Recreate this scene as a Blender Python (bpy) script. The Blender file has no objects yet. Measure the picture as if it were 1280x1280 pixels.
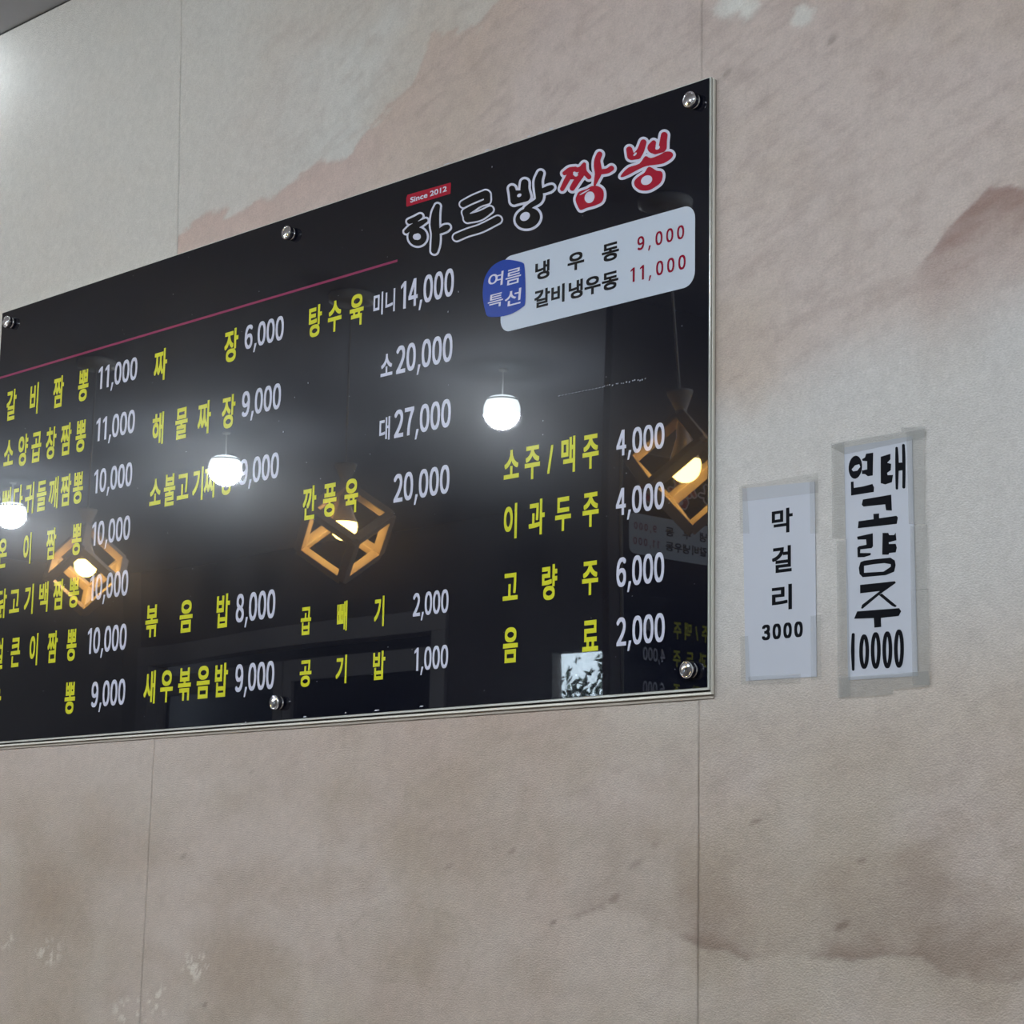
import bpy, bmesh, math, random
import numpy as np
from mathutils import Vector, Matrix

# ------------------------------------------------------------------ camera, world, exposure
scn = bpy.context.scene
COL = scn.collection
random.seed(7)
EYE, DIST, FRONT = 1.15, 2.1985, 0.013          # eye height, eye to board face, board face to wall
YAW, PITCH, ROLL, FPX = math.radians(47.1816), math.radians(9.739), math.radians(1.0326), 2888.68
CAM = np.array([0.0, -(DIST + FRONT), EYE])
cy, sy, cp, sp = math.cos(YAW), math.sin(YAW), math.cos(PITCH), math.sin(PITCH)
fwd = np.array([-sy * cp, cy * cp, sp]); r0 = np.array([cy, sy, 0.0]); u0 = np.cross(r0, fwd)
rgt = math.cos(ROLL) * r0 + math.sin(ROLL) * u0
upv = -math.sin(ROLL) * r0 + math.cos(ROLL) * u0
cam = bpy.data.cameras.new('camera'); cam_o = bpy.data.objects.new('camera', cam); COL.objects.link(cam_o)
cam.sensor_width = 36.0; cam.lens = 36.0 * FPX / 1280.0; cam.clip_start = 0.05; cam.clip_end = 200
m3 = Matrix(((rgt[0], upv[0], -fwd[0]), (rgt[1], upv[1], -fwd[1]), (rgt[2], upv[2], -fwd[2])))
cam_o.matrix_world = Matrix.Translation(Vector(CAM)) @ m3.to_4x4()
scn.camera = cam_o

world = bpy.data.worlds.new('sky'); scn.world = world; world.use_nodes = True
bg = world.node_tree.nodes['Background']
bg.inputs[0].default_value = (0.76, 0.89, 1.0, 1); bg.inputs[1].default_value = 20.0
scn.view_settings.view_transform = 'Standard'; scn.view_settings.look = 'None'
scn.view_settings.gamma = 1.0; scn.view_settings.use_curve_mapping = False
scn.view_settings.exposure = 0.0
GLOBE_L, BULB_L, SPOT_L = 920.0, 150.0, 80.0                    # radiance of the globe lamps and of the pendant bulbs

# ------------------------------------------------------------------ survey helpers
def ray(x, y): return rgt * (x - 640) / FPX - upv * (y - 640) / FPX + fwd
def at_plane(x, y, yp):                          # survey a point of a plane parallel to the wall
    d = ray(x, y); return CAM + d * ((yp - CAM[1]) / d[1])
def mirrored(p): return np.array([p[0], -2 * FRONT - p[1], p[2]])   # a thing seen in the board stands here
CEIL = EYE + 1.695
BX0, BZ0 = -3.8158, EYE + 0.2846                 # board: left edge and lower edge on the wall
BX1, BZ1 = -1.9986, EYE + 1.1045
BW, BH = BX1 - BX0, BZ1 - BZ0
def board(x, y):
    p = at_plane(x, y, -FRONT); return p[0] - BX0, p[2] - BZ0

# ------------------------------------------------------------------ object helpers
def tag(o, label=None, cat=None, group=None, kind=None):
    if label: o['label'] = label
    if cat: o['category'] = cat
    if group: o['group'] = group
    if kind: o['kind'] = kind
    return o
def empty(name, loc, rz=0.0):
    o = bpy.data.objects.new(name, None); COL.objects.link(o)
    o.location = loc; o.rotation_euler = (0, 0, rz); o.empty_display_size = 0.05
    return o
def link(name, me, mat=None, parent=None):
    if mat: me.materials.append(mat)
    o = bpy.data.objects.new(name, me); COL.objects.link(o)
    if parent is not None: o.parent = parent
    return o
def from_bm(name, bm, mat, parent=None, smooth=False):
    me = bpy.data.meshes.new(name); bm.to_mesh(me); bm.free()
    if smooth:
        me.polygons.foreach_set('use_smooth', [True] * len(me.polygons))
    return link(name, me, mat, parent)
def box(bm, x0, x1, y0, y1, z0, z1, bevel=0.0):
    v = [bm.verts.new(p) for p in ((x0,y0,z0),(x1,y0,z0),(x1,y1,z0),(x0,y1,z0),(x0,y0,z1),(x1,y0,z1),(x1,y1,z1),(x0,y1,z1))]
    fs = [bm.faces.new([v[i] for i in q]) for q in ((3,2,1,0),(4,5,6,7),(0,1,5,4),(1,2,6,5),(2,3,7,6),(3,0,4,7))]
    if bevel:
        es = list({e for f in fs for e in f.edges})
        bmesh.ops.bevel(bm, geom=es, offset=bevel, segments=2, affect='EDGES', profile=0.5)
def box_obj(name, dims, mat, parent=None, bevel=0.0):
    bm = bmesh.new(); box(bm, *dims, bevel=bevel); return from_bm(name, bm, mat, parent)
def lathe(bm, prof, seg=32, axis='z', org=(0, 0, 0)):     # profile of (radius, height)
    rings = []
    for r, h in prof:
        if r < 1e-6:
            pts = [(0, 0, h)]
        else:
            pts = [(r * math.cos(2 * math.pi * i / seg), r * math.sin(2 * math.pi * i / seg), h) for i in range(seg)]
        ring = []
        for p in pts:
            if axis == 'y': p = (p[0], p[2], -p[1])
            ring.append(bm.verts.new((p[0] + org[0], p[1] + org[1], p[2] + org[2])))
        rings.append(ring)
    for a, b in zip(rings, rings[1:]):
        if len(a) == 1 and len(b) == 1: continue
        for i in range(seg):
            j = (i + 1) % seg
            if len(a) == 1: bm.faces.new((a[0], b[j], b[i]))
            elif len(b) == 1: bm.faces.new((a[i], a[j], b[0]))
            else: bm.faces.new((a[i], a[j], b[j], b[i]))
    bmesh.ops.recalc_face_normals(bm, faces=bm.faces)
def children(o): return [c for c in bpy.data.objects if c.parent == o]
def copy_tree(o, parent=None):
    c = o.copy(); COL.objects.link(c)
    if parent is not None: c.parent = parent
    for ch in children(o): copy_tree(ch, c)
    return c

# ------------------------------------------------------------------ materials
def srgb(r, g, b):
    f = lambda c: (c / 255 / 12.92) if c / 255 <= 0.04045 else ((c / 255 + 0.055) / 1.055) ** 2.4
    return (f(r), f(g), f(b), 1)
def mat(name, color, rough=0.5, spec=0.5, metal=0.0, coat=0.0, coat_rough=0.0, noise=0.0, nscale=40.0, bump=0.0, bscale=200.0):
    m = bpy.data.materials.new(name); m.use_nodes = True
    nt = m.node_tree; b = nt.nodes['Principled BSDF']
    b.inputs['Base Color'].default_value = color; b.inputs['Roughness'].default_value = rough
    b.inputs['Specular IOR Level'].default_value = spec; b.inputs['Metallic'].default_value = metal
    b.inputs['Coat Weight'].default_value = coat; b.inputs['Coat Roughness'].default_value = coat_rough
    tc = nt.nodes.new('ShaderNodeTexCoord')
    if noise:
        n = nt.nodes.new('ShaderNodeTexNoise'); n.inputs['Scale'].default_value = nscale; n.inputs['Detail'].default_value = 4
        nt.links.new(tc.outputs['Object'], n.inputs['Vector'])
        mx = nt.nodes.new('ShaderNodeMix'); mx.data_type = 'RGBA'
        mx.inputs[6].default_value = tuple(c * (1 - noise) for c in color[:3]) + (1,)
        mx.inputs[7].default_value = tuple(min(1, c * (1 + noise)) for c in color[:3]) + (1,)
        nt.links.new(n.outputs['Fac'], mx.inputs[0]); nt.links.new(mx.outputs[2], b.inputs['Base Color'])
    if bump:
        n = nt.nodes.new('ShaderNodeTexNoise'); n.inputs['Scale'].default_value = bscale; n.inputs['Detail'].default_value = 3
        nt.links.new(tc.outputs['Object'], n.inputs['Vector'])
        bp = nt.nodes.new('ShaderNodeBump'); bp.inputs['Strength'].default_value = bump; bp.inputs['Distance'].default_value = 0.002
        nt.links.new(n.outputs['Fac'], bp.inputs['Height']); nt.links.new(bp.outputs[0], b.inputs['Normal'])
    return m
def emit(name, color, strength):
    m = bpy.data.materials.new(name); m.use_nodes = True; nt = m.node_tree
    nt.nodes.remove(nt.nodes['Principled BSDF'])
    e = nt.nodes.new('ShaderNodeEmission'); e.inputs[0].default_value = color; e.inputs[1].default_value = strength
    nt.links.new(e.outputs[0], nt.nodes['Material Output'].inputs[0]); return m
def printed(name, color, dust=0.0):              # print behind a glossy clear face with a dusty haze
    m = mat(name, color, rough=0.17, spec=0.05, coat=1.0, coat_rough=0.012)
    nt = m.node_tree; b = nt.nodes['Principled BSDF']
    b.inputs['Coat IOR'].default_value = 1.41
    tc = nt.nodes['Texture Coordinate']
    n = nt.nodes.new('ShaderNodeTexNoise'); n.inputs['Scale'].default_value = 9; n.inputs['Detail'].default_value = 6
    nt.links.new(tc.outputs['Object'], n.inputs['Vector'])
    mr = nt.nodes.new('ShaderNodeMapRange'); mr.inputs[3].default_value = 0.14; mr.inputs[4].default_value = 0.24
    nt.links.new(n.outputs['Fac'], mr.inputs[0]); nt.links.new(mr.outputs[0], b.inputs['Roughness'])
    # the sheet is not quite flat: long soft waves bend its reflections
    wv = nt.nodes.new('ShaderNodeTexNoise'); wv.inputs['Scale'].default_value = 2.2; wv.inputs['Detail'].default_value = 0
    nt.links.new(tc.outputs['Object'], wv.inputs['Vector'])
    bp = nt.nodes.new('ShaderNodeBump'); bp.inputs['Strength'].default_value = 1.0; bp.inputs['Distance'].default_value = 0.0009
    nt.links.new(wv.outputs['Fac'], bp.inputs['Height']); nt.links.new(bp.outputs[0], b.inputs['Coat Normal'])
    nt.links.new(bp.outputs[0], b.inputs['Normal'])
    return m
M = {
    'black_print': printed('black_print', (0.0028, 0.0036, 0.0085, 1)),
    'yellow_print': printed('yellow_print', srgb(214, 214, 48)),
    'white_print': printed('white_print', srgb(208, 210, 226)),
    'red_print': printed('red_print', srgb(164, 28, 50)),
    'maroon_print': printed('maroon_print', srgb(140, 12, 44)),
    'magenta_print': printed('magenta_print', srgb(138, 52, 88)),
    'panel_print': printed('panel_print', srgb(196, 206, 218)),
    'ink_print': printed('ink_print', (0.0026, 0.003, 0.005, 1)),
    'blue_print': printed('blue_print', srgb(30, 66, 160)),
    'acrylic_edge': mat('acrylic_edge', srgb(205, 208, 200), rough=0.15, spec=0.6),
    'gap_dark': mat('gap_dark', srgb(40, 38, 34), rough=0.8),
    'backing_white': mat('backing_white', srgb(236, 234, 222), rough=0.35),
    'wall_tone': mat('wall_tone', srgb(172, 164, 152), rough=0.7),
    'chrome': mat('chrome', (0.80, 0.81, 0.84, 1), rough=0.10, metal=1.0, bump=0.05, bscale=300),
    'scuff': mat('scuff', srgb(190, 195, 205), rough=0.7),
    'paper': mat('paper', srgb(188, 193, 203), rough=0.55, noise=0.015, nscale=30, bump=0.05, bscale=20),
    'marker': mat('marker', (0.006, 0.007, 0.010, 1), rough=0.7, spec=0.06),
    'ceiling': mat('ceiling', srgb(176, 179, 186), rough=0.8, noise=0.02),
    'floor': mat('floor', srgb(96, 84, 74), rough=0.4, noise=0.1, nscale=6),
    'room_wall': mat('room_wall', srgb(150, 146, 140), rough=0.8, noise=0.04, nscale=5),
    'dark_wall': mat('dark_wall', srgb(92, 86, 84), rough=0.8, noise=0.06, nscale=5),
    'frame_grey': mat('frame_grey', srgb(168, 166, 166), rough=0.45, noise=0.03),
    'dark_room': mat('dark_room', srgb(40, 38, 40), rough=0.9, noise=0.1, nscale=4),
    'wood': mat('wood', (0.90, 0.72, 0.60, 1), rough=0.55, noise=0.10, nscale=30),
    'lamp_metal': mat('lamp_metal', srgb(214, 212, 210), rough=0.5),
    'cord': mat('cord', srgb(240, 238, 236), rough=0.6),
    'canopy': mat('canopy', srgb(236, 236, 234), rough=0.5),
    'globe_ring': mat('globe_ring', srgb(120, 122, 124), rough=0.4, metal=0.6),
    'globe': emit('globe', (0.835, 0.916, 1.0, 1), GLOBE_L), 'globe_dim': emit('globe_dim', (0.85, 0.96, 1.0, 1), 24.0),
    'globe_cap': emit('globe_cap', (0.80, 0.94, 1.0, 1), 22.0), 'spot': emit('spot', (0.82, 0.92, 1.0, 1), SPOT_L),
    'bulb': emit('bulb', (1.0, 0.62, 0.15, 1), BULB_L),
    'leaf': mat('leaf', srgb(40, 62, 34), rough=0.6, noise=0.3, nscale=8),
    'bark': mat('bark', srgb(62, 52, 44), rough=0.9, noise=0.2),
}
def glass_mat():
    m = mat('window_glass', (0.9, 0.95, 0.97, 1), rough=0.0)
    b = m.node_tree.nodes['Principled BSDF']; b.inputs['Transmission Weight'].default_value = 1.0; b.inputs['IOR'].default_value = 1.01
    return m
M['glass'] = glass_mat()
def tape_mat():
    m = mat('clear_tape', srgb(176, 178, 174), rough=0.22, spec=0.35, bump=0.25, bscale=35)
    m.node_tree.nodes['Principled BSDF'].inputs['Alpha'].default_value = 0.18
    return m
M['tape'] = tape_mat(); M['thin_tape'] = tape_mat(); M['thin_tape'].node_tree.nodes['Principled BSDF'].inputs['Alpha'].default_value = 0.09

def wallpaper_mat():                             # tone comes with the printed mural, relief and grain from nodes
    m = bpy.data.materials.new('wallpaper'); m.use_nodes = True; nt = m.node_tree; b = nt.nodes['Principled BSDF']
    at = nt.nodes.new('ShaderNodeVertexColor'); at.layer_name = 'mural'
    tc = nt.nodes.new('ShaderNodeTexCoord')
    mp = nt.nodes.new('ShaderNodeMapping'); mp.inputs['Scale'].default_value = (1.0, 1.0, 1.5)
    nt.links.new(tc.outputs['Object'], mp.inputs['Vector'])
    g = nt.nodes.new('ShaderNodeTexNoise'); g.inputs['Scale'].default_value = 260; g.inputs['Detail'].default_value = 5; g.inputs['Roughness'].default_value = 0.65
    nt.links.new(mp.outputs[0], g.inputs['Vector'])
    mr = nt.nodes.new('ShaderNodeMapRange'); mr.inputs[1].default_value = 0.3; mr.inputs[2].default_value = 0.7
    mr.inputs[3].default_value = 0.88; mr.inputs[4].default_value = 1.11
    nt.links.new(g.outputs['Fac'], mr.inputs[0])
    mx = nt.nodes.new('ShaderNodeMix'); mx.data_type = 'RGBA'; mx.blend_type = 'MULTIPLY'; mx.inputs[0].default_value = 1.0
    nt.links.new(at.outputs['Color'], mx.inputs[6]); nt.links.new(mr.outputs[0], mx.inputs[7])
    nt.links.new(mx.outputs[2], b.inputs['Base Color'])
    e = nt.nodes.new('ShaderNodeTexNoise'); e.inputs['Scale'].default_value = 330; e.inputs['Detail'].default_value = 3
    nt.links.new(mp.outputs[0], e.inputs['Vector'])
    bp = nt.nodes.new('ShaderNodeBump'); bp.inputs['Strength'].default_value = 0.7; bp.inputs['Distance'].default_value = 0.0022
    nt.links.new(e.outputs['Fac'], bp.inputs['Height']); nt.links.new(bp.outputs[0], b.inputs['Normal'])
    b.inputs['Roughness'].default_value = 0.55; b.inputs['Specular IOR Level'].default_value = 0.35
    return m
M['wallpaper'] = wallpaper_mat()

# ------------------------------------------------------------------ room shell
RX0, RX1, RY0 = -10.2, 2.2, -4.5                 # left end, right end, opposite wall
wall_back = tag(box_obj('wall_back', (RX0, RX1, 0.0006, 0.12, 0, CEIL), M['gap_dark']), kind='structure')
tag(box_obj('floor', (RX0 - .1, RX1 + .1, RY0 - .1, 0.12, -0.1, 0), M['floor']), kind='structure')
tag(box_obj('ceiling', (RX0 - .1, RX1 + .1, RY0 - .1, 0.12, CEIL, CEIL + 0.1), M['ceiling']), kind='structure')
tag(box_obj('wall_left', (RX0 - .1, RX0, RY0 - .1, 0.12, 0, CEIL), M['room_wall']), kind='structure')
tag(box_obj('wall_right', (RX1, RX1 + .1, RY0 - .1, 0.12, 0, CEIL), M['room_wall']), kind='structure')
# short divider wall on the left that carries the second board
DIVX = -4.40
tag(box_obj('wall_divider', (DIVX - 0.03, DIVX, RY0, -2.265, 0, CEIL), M['dark_wall'], bevel=0.004), kind='structure')

# ---- wallpaper sheets with the printed mural
def vnoise(x, y, seed):
    rs = np.random.RandomState(seed); T = rs.rand(256, 256)
    xi, yi = np.floor(x).astype(int), np.floor(y).astype(int); fx, fy = x - xi, y - yi
    fx = fx * fx * (3 - 2 * fx); fy = fy * fy * (3 - 2 * fy)
    g = lambda a, b: T[(yi + b) % 256, (xi + a) % 256]
    return (g(0, 0) * (1 - fx) + g(1, 0) * fx) * (1 - fy) + (g(0, 1) * (1 - fx) + g(1, 1) * fx) * fy
def fbm(x, y, seed, oct=5):
    s = 0; a = 0.5; tot = 0
    for k in range(oct):
        s = s + a * vnoise(x * 2 ** k, y * 2 ** k, seed + k); tot += a; a *= 0.55
    return s / tot
def wp(x, y):
    p = at_plane(x, y, 0.0); return p[0], p[2]
def sstep(a, b, x):
    t = np.clip((x - a) / (b - a), 0, 1); return t * t * (3 - 2 * t)
def polydist(X, Z, pts):                         # distance to a polyline
    d = np.full(X.shape, 9.0)
    for (ax, az), (bx, bz) in zip(pts, pts[1:]):
        vx, vz = bx - ax, bz - az; L = vx * vx + vz * vz + 1e-12
        t = np.clip(((X - ax) * vx + (Z - az) * vz) / L, 0, 1)
        d = np.minimum(d, np.hypot(X - ax - t * vx, Z - az - t * vz))
    return d
def ridge(X, pts):                               # height of a skyline at X
    xs = np.array([p[0] for p in pts]); zs = np.array([p[1] for p in pts]); o = np.argsort(xs)
    return np.interp(X, xs[o], zs[o])
lin = lambda *c: np.array(srgb(*c)[:3])
def mural(X, Z):
    n1 = fbm(X * 3.1, Z * 4.2, 1); n2 = fbm(X * 9, Z * 16, 11); n3 = fbm(X * 34, Z * 60, 21); n4 = fbm(X * 1.6 + 7, Z * 2.1, 31)
    streak = fbm(X * 14 + Z * 22, Z * 80 - X * 26, 41)
    sky = lin(203, 201, 194)
    col = np.ones(X.shape + (3,)) * sky
    lay = lambda m, c: col * (1 - m[..., None]) + m[..., None] * c
    # far pink brown ridge, top
    R1 = [wp(*p) for p in ((60, 395), (180, 318), (226, 290), (262, 266), (300, 262), (345, 240), (400, 205), (440, 190), (455, 160), (490, 130), (515, 105), (528, 72), (540, 42), (600, 32), (622, 0), (700, -70), (900, -150), (1300, -150))]
    wob = (n3 - 0.5) * 0.012 + (streak - 0.5) * 0.040 + (n2 - .5) * 0.012
    h = ridge(X, R1) + wob - 0.045 * (X < seam1(Z))
    m = sstep(-0.004, 0.008, h - Z)
    soft = 0.60 + 0.40 * np.exp(-np.maximum(h - Z, 0) / 0.14)
    col = lay(m * soft, lin(197, 176, 166))
    col = lay(m * np.exp(-((h - Z) / 0.008) ** 2) * 0.20, lin(150, 140, 128))
    # soft mottling of the ridge body
    right = sstep(-3.4, -2.4, X)
    col = lay(sstep(0.40, 0.72, n1) * 0.55 * right, lin(190, 174, 156))
    col = lay(sstep(0.52, 0.80, n4) * 0.50 * right, lin(190, 164, 152))
    col = lay(sstep(0.50, 0.78, streak) * 0.26 * right, lin(150, 132, 122))
    col = lay(sstep(0.50, 0.72, fbm(X * 30 - Z * 8, Z * 34 + X * 10, 141)) * 0.16 * right, lin(140, 122, 112))
    # pale snow patches at the top
    for (px, py, rr) in ((915, 8, .030), (935, 2, .03), (1005, 22, .02)):
        a, b = wp(px, py); d = np.hypot((X - a), (Z - b) * 1.3) + (n3 - .5) * 0.05
        col = lay((1 - sstep(rr * .4, rr * 1.2, d)) * 0.7, lin(220, 220, 212))
    # nearer brown peak on the right
    R2 = [wp(*p) for p in ((1060, 420), (1150, 330), (1166, 312), (1182, 285), (1205, 264), (1236, 236), (1262, 231), (1300, 240), (1400, 280))]
    h2 = ridge(X, R2) + (n3 - .5) * 0.008
    d2 = h2 - Z
    m2 = sstep(-0.002, 0.004, d2) * np.exp(-np.maximum(d2 - 0.02, 0) / 0.055) * sstep(wp(1120, 360)[0], wp(1200, 300)[0], X)
    col = lay(m2 * (0.80 + 0.5 * (streak - .5)), lin(150, 122, 112))
    # pale mist between
    zc = Z + (n1 - .5) * 0.10 - 0.10 * (X - wp(1000, 500)[0])
    mist = sstep(wp(1000, 420)[1], wp(1000, 520)[1], zc) * sstep(wp(1000, 1000)[1], wp(1000, 700)[1], zc)
    col = lay(mist * 0.85 * sstep(-2.3, -2.0, X), lin(205, 204, 200))
    # lower half: warm ochre wash with water marks
    low = sstep(1.52, 1.22, Z)
    col = lay(low * (0.30 + 0.45 * sstep(0.35, 0.7, n1)), lin(174, 161, 144))
    col = lay(low * sstep(0.46, 0.74, n2) * 0.34, lin(160, 144, 126))
    col = lay(low * sstep(0.52, 0.80, n4) * 0.30, lin(172, 158, 142))
    fade = sstep(0.42, 0.75, fbm(X * 5 + 3, Z * 5, 61))
    col = lay(low * fade * 0.20, lin(204, 200, 190))
    # dark foot of the hills, lower right
    L = [wp(*p) for p in ((500, 1180), (640, 1148), (700, 1152), (765, 1128), (800, 1145), (838, 1164), (872, 1178), (930, 1196), (1010, 1198), (1100, 1192), (1160, 1198), (1185, 1218), (1235, 1226), (1330, 1222))]
    hb = ridge(X, L) + (n3 - .5) * 0.018
    up = Z - hb
    mb = sstep(-0.003, 0.004, up) * np.exp(-np.maximum(up, 0) / 0.05) * (0.35 + 0.8 * sstep(.35, .75, n2)) * sstep(wp(660, 1150)[0], wp(780, 1140)[0], X)
    col = lay(np.clip(mb, 0, 1) * 0.72, lin(138, 118, 104))
    line = np.exp(-(up / 0.003) ** 2) * sstep(.3, .6, n2) * sstep(wp(640, 1150)[0], wp(700, 1140)[0], X)
    col = lay(line * 0.55, lin(128, 110, 98))
    blot = polydist(X, Z, [wp(1150, 1110), wp(1185, 1140), wp(1170, 1175), wp(1200, 1215)])
    col = lay((1 - sstep(0.005, 0.07, blot + (n3 - .5) * .05)) * 0.28 * (0.4 + 1.2 * n2), lin(142, 126, 112))
    # ringed water marks, lower left
    for (px, py, rx, rz, s) in ((505, 1180, .165, .062, 3), (100, 1180, .05, .05, 5), (352, 1225, .05, .045, 9)):
        a, b = wp(px, py); q = np.hypot((X - a) / rx, (Z - b) / rz) + (fbm(X * 12, Z * 12, 70 + s) - .5) * 0.9
        col = lay((1 - sstep(0.9, 1.0, q)) * 0.10, lin(150, 138, 120))
        col = lay(np.exp(-((q - 0.97) / 0.03) ** 2) * 0.22, lin(140, 128, 110))
    for (px, py, rx, rz, k) in ((60, 1120, .17, .10, .5), (290, 1210, .13, .09, .45), (150, 1060, .2, .06, .3), (560, 1060, .2, .05, .25)):
        a, b = wp(px, py); q = np.hypot((X - a) / rx, (Z - b) / rz) + (n2 - .5) * 1.1
        col = lay((1 - sstep(0.3, 1.15, q)) * k, lin(158, 140, 122))
    # little smudges and splashes of the print
    for (px, py, rx, rz, k) in ((945, 1027, .014, .004, .75), (1053, 1157, .015, .005, .9), (1078, 1075, .010, .004, .7), (768, 1123, .014, .009, .7), (692, 1153, .010, .004, .8), (640, 1064, .010, .004, .6), (1040, 50, .012, .008, .6), (908, 92, .012, .006, .5), (257, 1255, .010, .006, .6), (315, 965, .010, .004, .4), (230, 1070, .012, .006, .4), (560, 1084, .014, .005, .35), (795, 1080, .02, .008, .45), (820, 1055, .012, .006, .35)):
        a, b = wp(px, py); q = np.hypot((X - a) / rx, (Z - b - 0.3 * (X - a)) / rz) + (n3 - .5) * 0.8
        col = lay((1 - sstep(0.35, 1.1, q)) * k * 0.8, lin(118, 102, 90))
    for (px, py, rx, rz, s) in ((60, 1190, .05, .03, 3), (8, 1175, .03, .02, 5), (245, 1208, .05, .03, 7), (165, 1265, .07, .03, 9), (200, 1250, .05, .03, 15)):
        a, b = wp(px, py); q = np.hypot((X - a) / rx, (Z - b) / rz)
        sp_ = sstep(0.59, 0.66, fbm(X * 95, Z * 95, 90 + s, 2)) * (1 - sstep(0.4, 1.1, q))
        col = lay(sp_ * 0.7, lin(222, 216, 204))
    # speckle of the printing screen
    gr = fbm(X * 150, Z * 150, 120, 2)
    g2_ = fbm(X * 70, Z * 95, 130, 3)
    col = col * (0.89 + 0.12 * gr + 0.10 * g2_)[..., None]
    return col
SEAM1 = [wp(226, -40)[0], wp(228, 20)[0], wp(223.4, 255)[0], wp(222.5, 300)[0], wp(193.5, 925)[0], wp(178, 1220)[0], wp(174.6, 1285)[0]]
SEAM1Z = [wp(226, -40)[1], wp(228, 20)[1], wp(223.4, 255)[1], wp(222.5, 300)[1], wp(193.5, 925)[1], wp(178, 1220)[1], wp(174.6, 1285)[1]]
SEAM2 = wp(873.4, 1100)[0]
def seam1(z): return np.interp(z, SEAM1Z[::-1], SEAM1[::-1])
def sheet(xl, xr, zs, nx, y, lift=None):
    """one strip of wallpaper: xl, xr are functions of z"""
    zs = np.asarray(zs); nz = len(zs)
    t = np.linspace(0, 1, nx)
    XL = np.array([xl(z) for z in zs]); XR = np.array([xr(z) for z in zs])
    X = XL[:, None] * (1 - t) + XR[:, None] * t
    Z = np.repeat(zs[:, None], nx, 1)
    Y = np.full(X.shape, y)
    if lift is not None: Y = Y - lift(X, Z)
    co = np.stack([X, Y, Z], -1).reshape(-1, 3)
    i = np.arange(nz * nx).reshape(nz, nx)
    quads = np.stack([i[:-1, :-1], i[:-1, 1:], i[1:, 1:], i[1:, :-1]], -1).reshape(-1, 4)
    # turned edges, so the sheet has a thickness down both sides
    eL = co[i[:, 0]].copy(); eL[:, 1] = 0.0006; eR = co[i[:, -1]].copy(); eR[:, 1] = 0.0006
    n0 = len(co); co = np.concatenate([co, eL, eR])
    kL = n0 + np.arange(nz); kR = n0 + nz + np.arange(nz)
    qL = np.stack([kL[:-1], i[:-1, 0], i[1:, 0], kL[1:]], -1); qR = np.stack([i[:-1, -1], kR[:-1], kR[1:], i[1:, -1]], -1)
    quads = np.concatenate([quads, qL, qR])
    me = bpy.data.meshes.new('wallpaper_sheet')
    me.vertices.add(len(co)); me.vertices.foreach_set('co', co.ravel())
    me.loops.add(quads.size); me.loops.foreach_set('vertex_index', quads.ravel().astype(np.int32))
    me.polygons.add(len(quads)); me.polygons.foreach_set('loop_start', np.arange(0, quads.size, 4, dtype=np.int32))
    me.polygons.foreach_set('use_smooth', np.ones(len(quads), bool))
    c = mural(np.concatenate([X.ravel(), XL, XR]), np.concatenate([Z.ravel(), zs, zs]))
    a = me.color_attributes.new('mural', 'FLOAT_COLOR', 'POINT')
    a.data.foreach_set('color', np.concatenate([np.clip(c, 0, 1), np.ones((len(co), 1))], 1).ravel().astype(np.float32))
    me.update(); me.validate()
    return link('wallpaper_sheet', me, M['wallpaper'], wall_back)
fine = np.concatenate([np.linspace(0, 0.80, 9)[:-1], np.arange(0.80, CEIL - 0.006, 0.0045), [CEIL - 0.0035]])
lift1 = lambda X, Z: 0.0012 * np.exp(-((X - seam1(Z)) / 0.02) ** 2) * sstep(2.2, 2.75, Z)
g1 = lambda z: 0.00035 + 0.0006 * float(sstep(2.30, 2.55, z)); g2 = lambda z: 0.0002 + 0.0007 * float(sstep(1.44, 1.30, z))
sheet(lambda z: -4.3, lambda z: seam1(z) - g1(z), fine, 230, -0.0004, lambda X, Z: 0.0004 * np.exp(-((X - seam1(Z)) / 0.01) ** 2))
sheet(lambda z: seam1(z) + g1(z) * .7, lambda z: SEAM2 - g2(z), fine, 290, -0.0004, lift1)
sheet(lambda z: SEAM2 + g2(z) * .6, lambda z: -0.9, fine, 250, -0.0004, lambda X, Z: 0.0004 * (1 - sstep(1.38, 1.46, Z)))
sheet(lambda z: -0.899, lambda z: 0.4, np.linspace(0, CEIL, 60), 30, -0.0004)
sheet(lambda z: 0.4015, lambda z: RX1, np.linspace(0, CEIL, 60), 40, -0.0004)
sheet(lambda z: -5.6, lambda z: -4.302, np.linspace(0, CEIL, 60), 30, -0.0004)
sheet(lambda z: RX0, lambda z: -5.602, np.linspace(0, CEIL, 60), 60, -0.0004)

# ------------------------------------------------------------------ lettering
GLYPHS = {}
def load_glyphs(pairs):
    obs = []
    for s, off in pairs:
        if (s, off) in GLYPHS: continue
        c = bpy.data.curves.new('lettering', 'FONT'); c.body = s; c.size = 1.0; c.resolution_u = 5; c.offset = off
        if len(s) > 1: c.space_character = SPACING.get(s, 1.0)
        c.fill_mode = 'FRONT'
        o = bpy.data.objects.new('lettering', c); COL.objects.link(o); obs.append((s, off, o))
    bpy.context.view_layer.update(); dg = bpy.context.evaluated_depsgraph_get()
    for s, off, o in obs:
        e = o.evaluated_get(dg); me = e.to_mesh()
        v = np.zeros(len(me.vertices) * 3); me.vertices.foreach_get('co', v); v = v.reshape(-1, 3)[:, :2]
        f = [tuple(p.vertices) for p in me.polygons]
        GLYPHS[(s, off)] = (v.copy(), f); e.to_mesh_clear()
    for _, _, o in obs:
        c = o.data; bpy.data.objects.remove(o); bpy.data.curves.remove(c)
SPACING = {}
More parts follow.
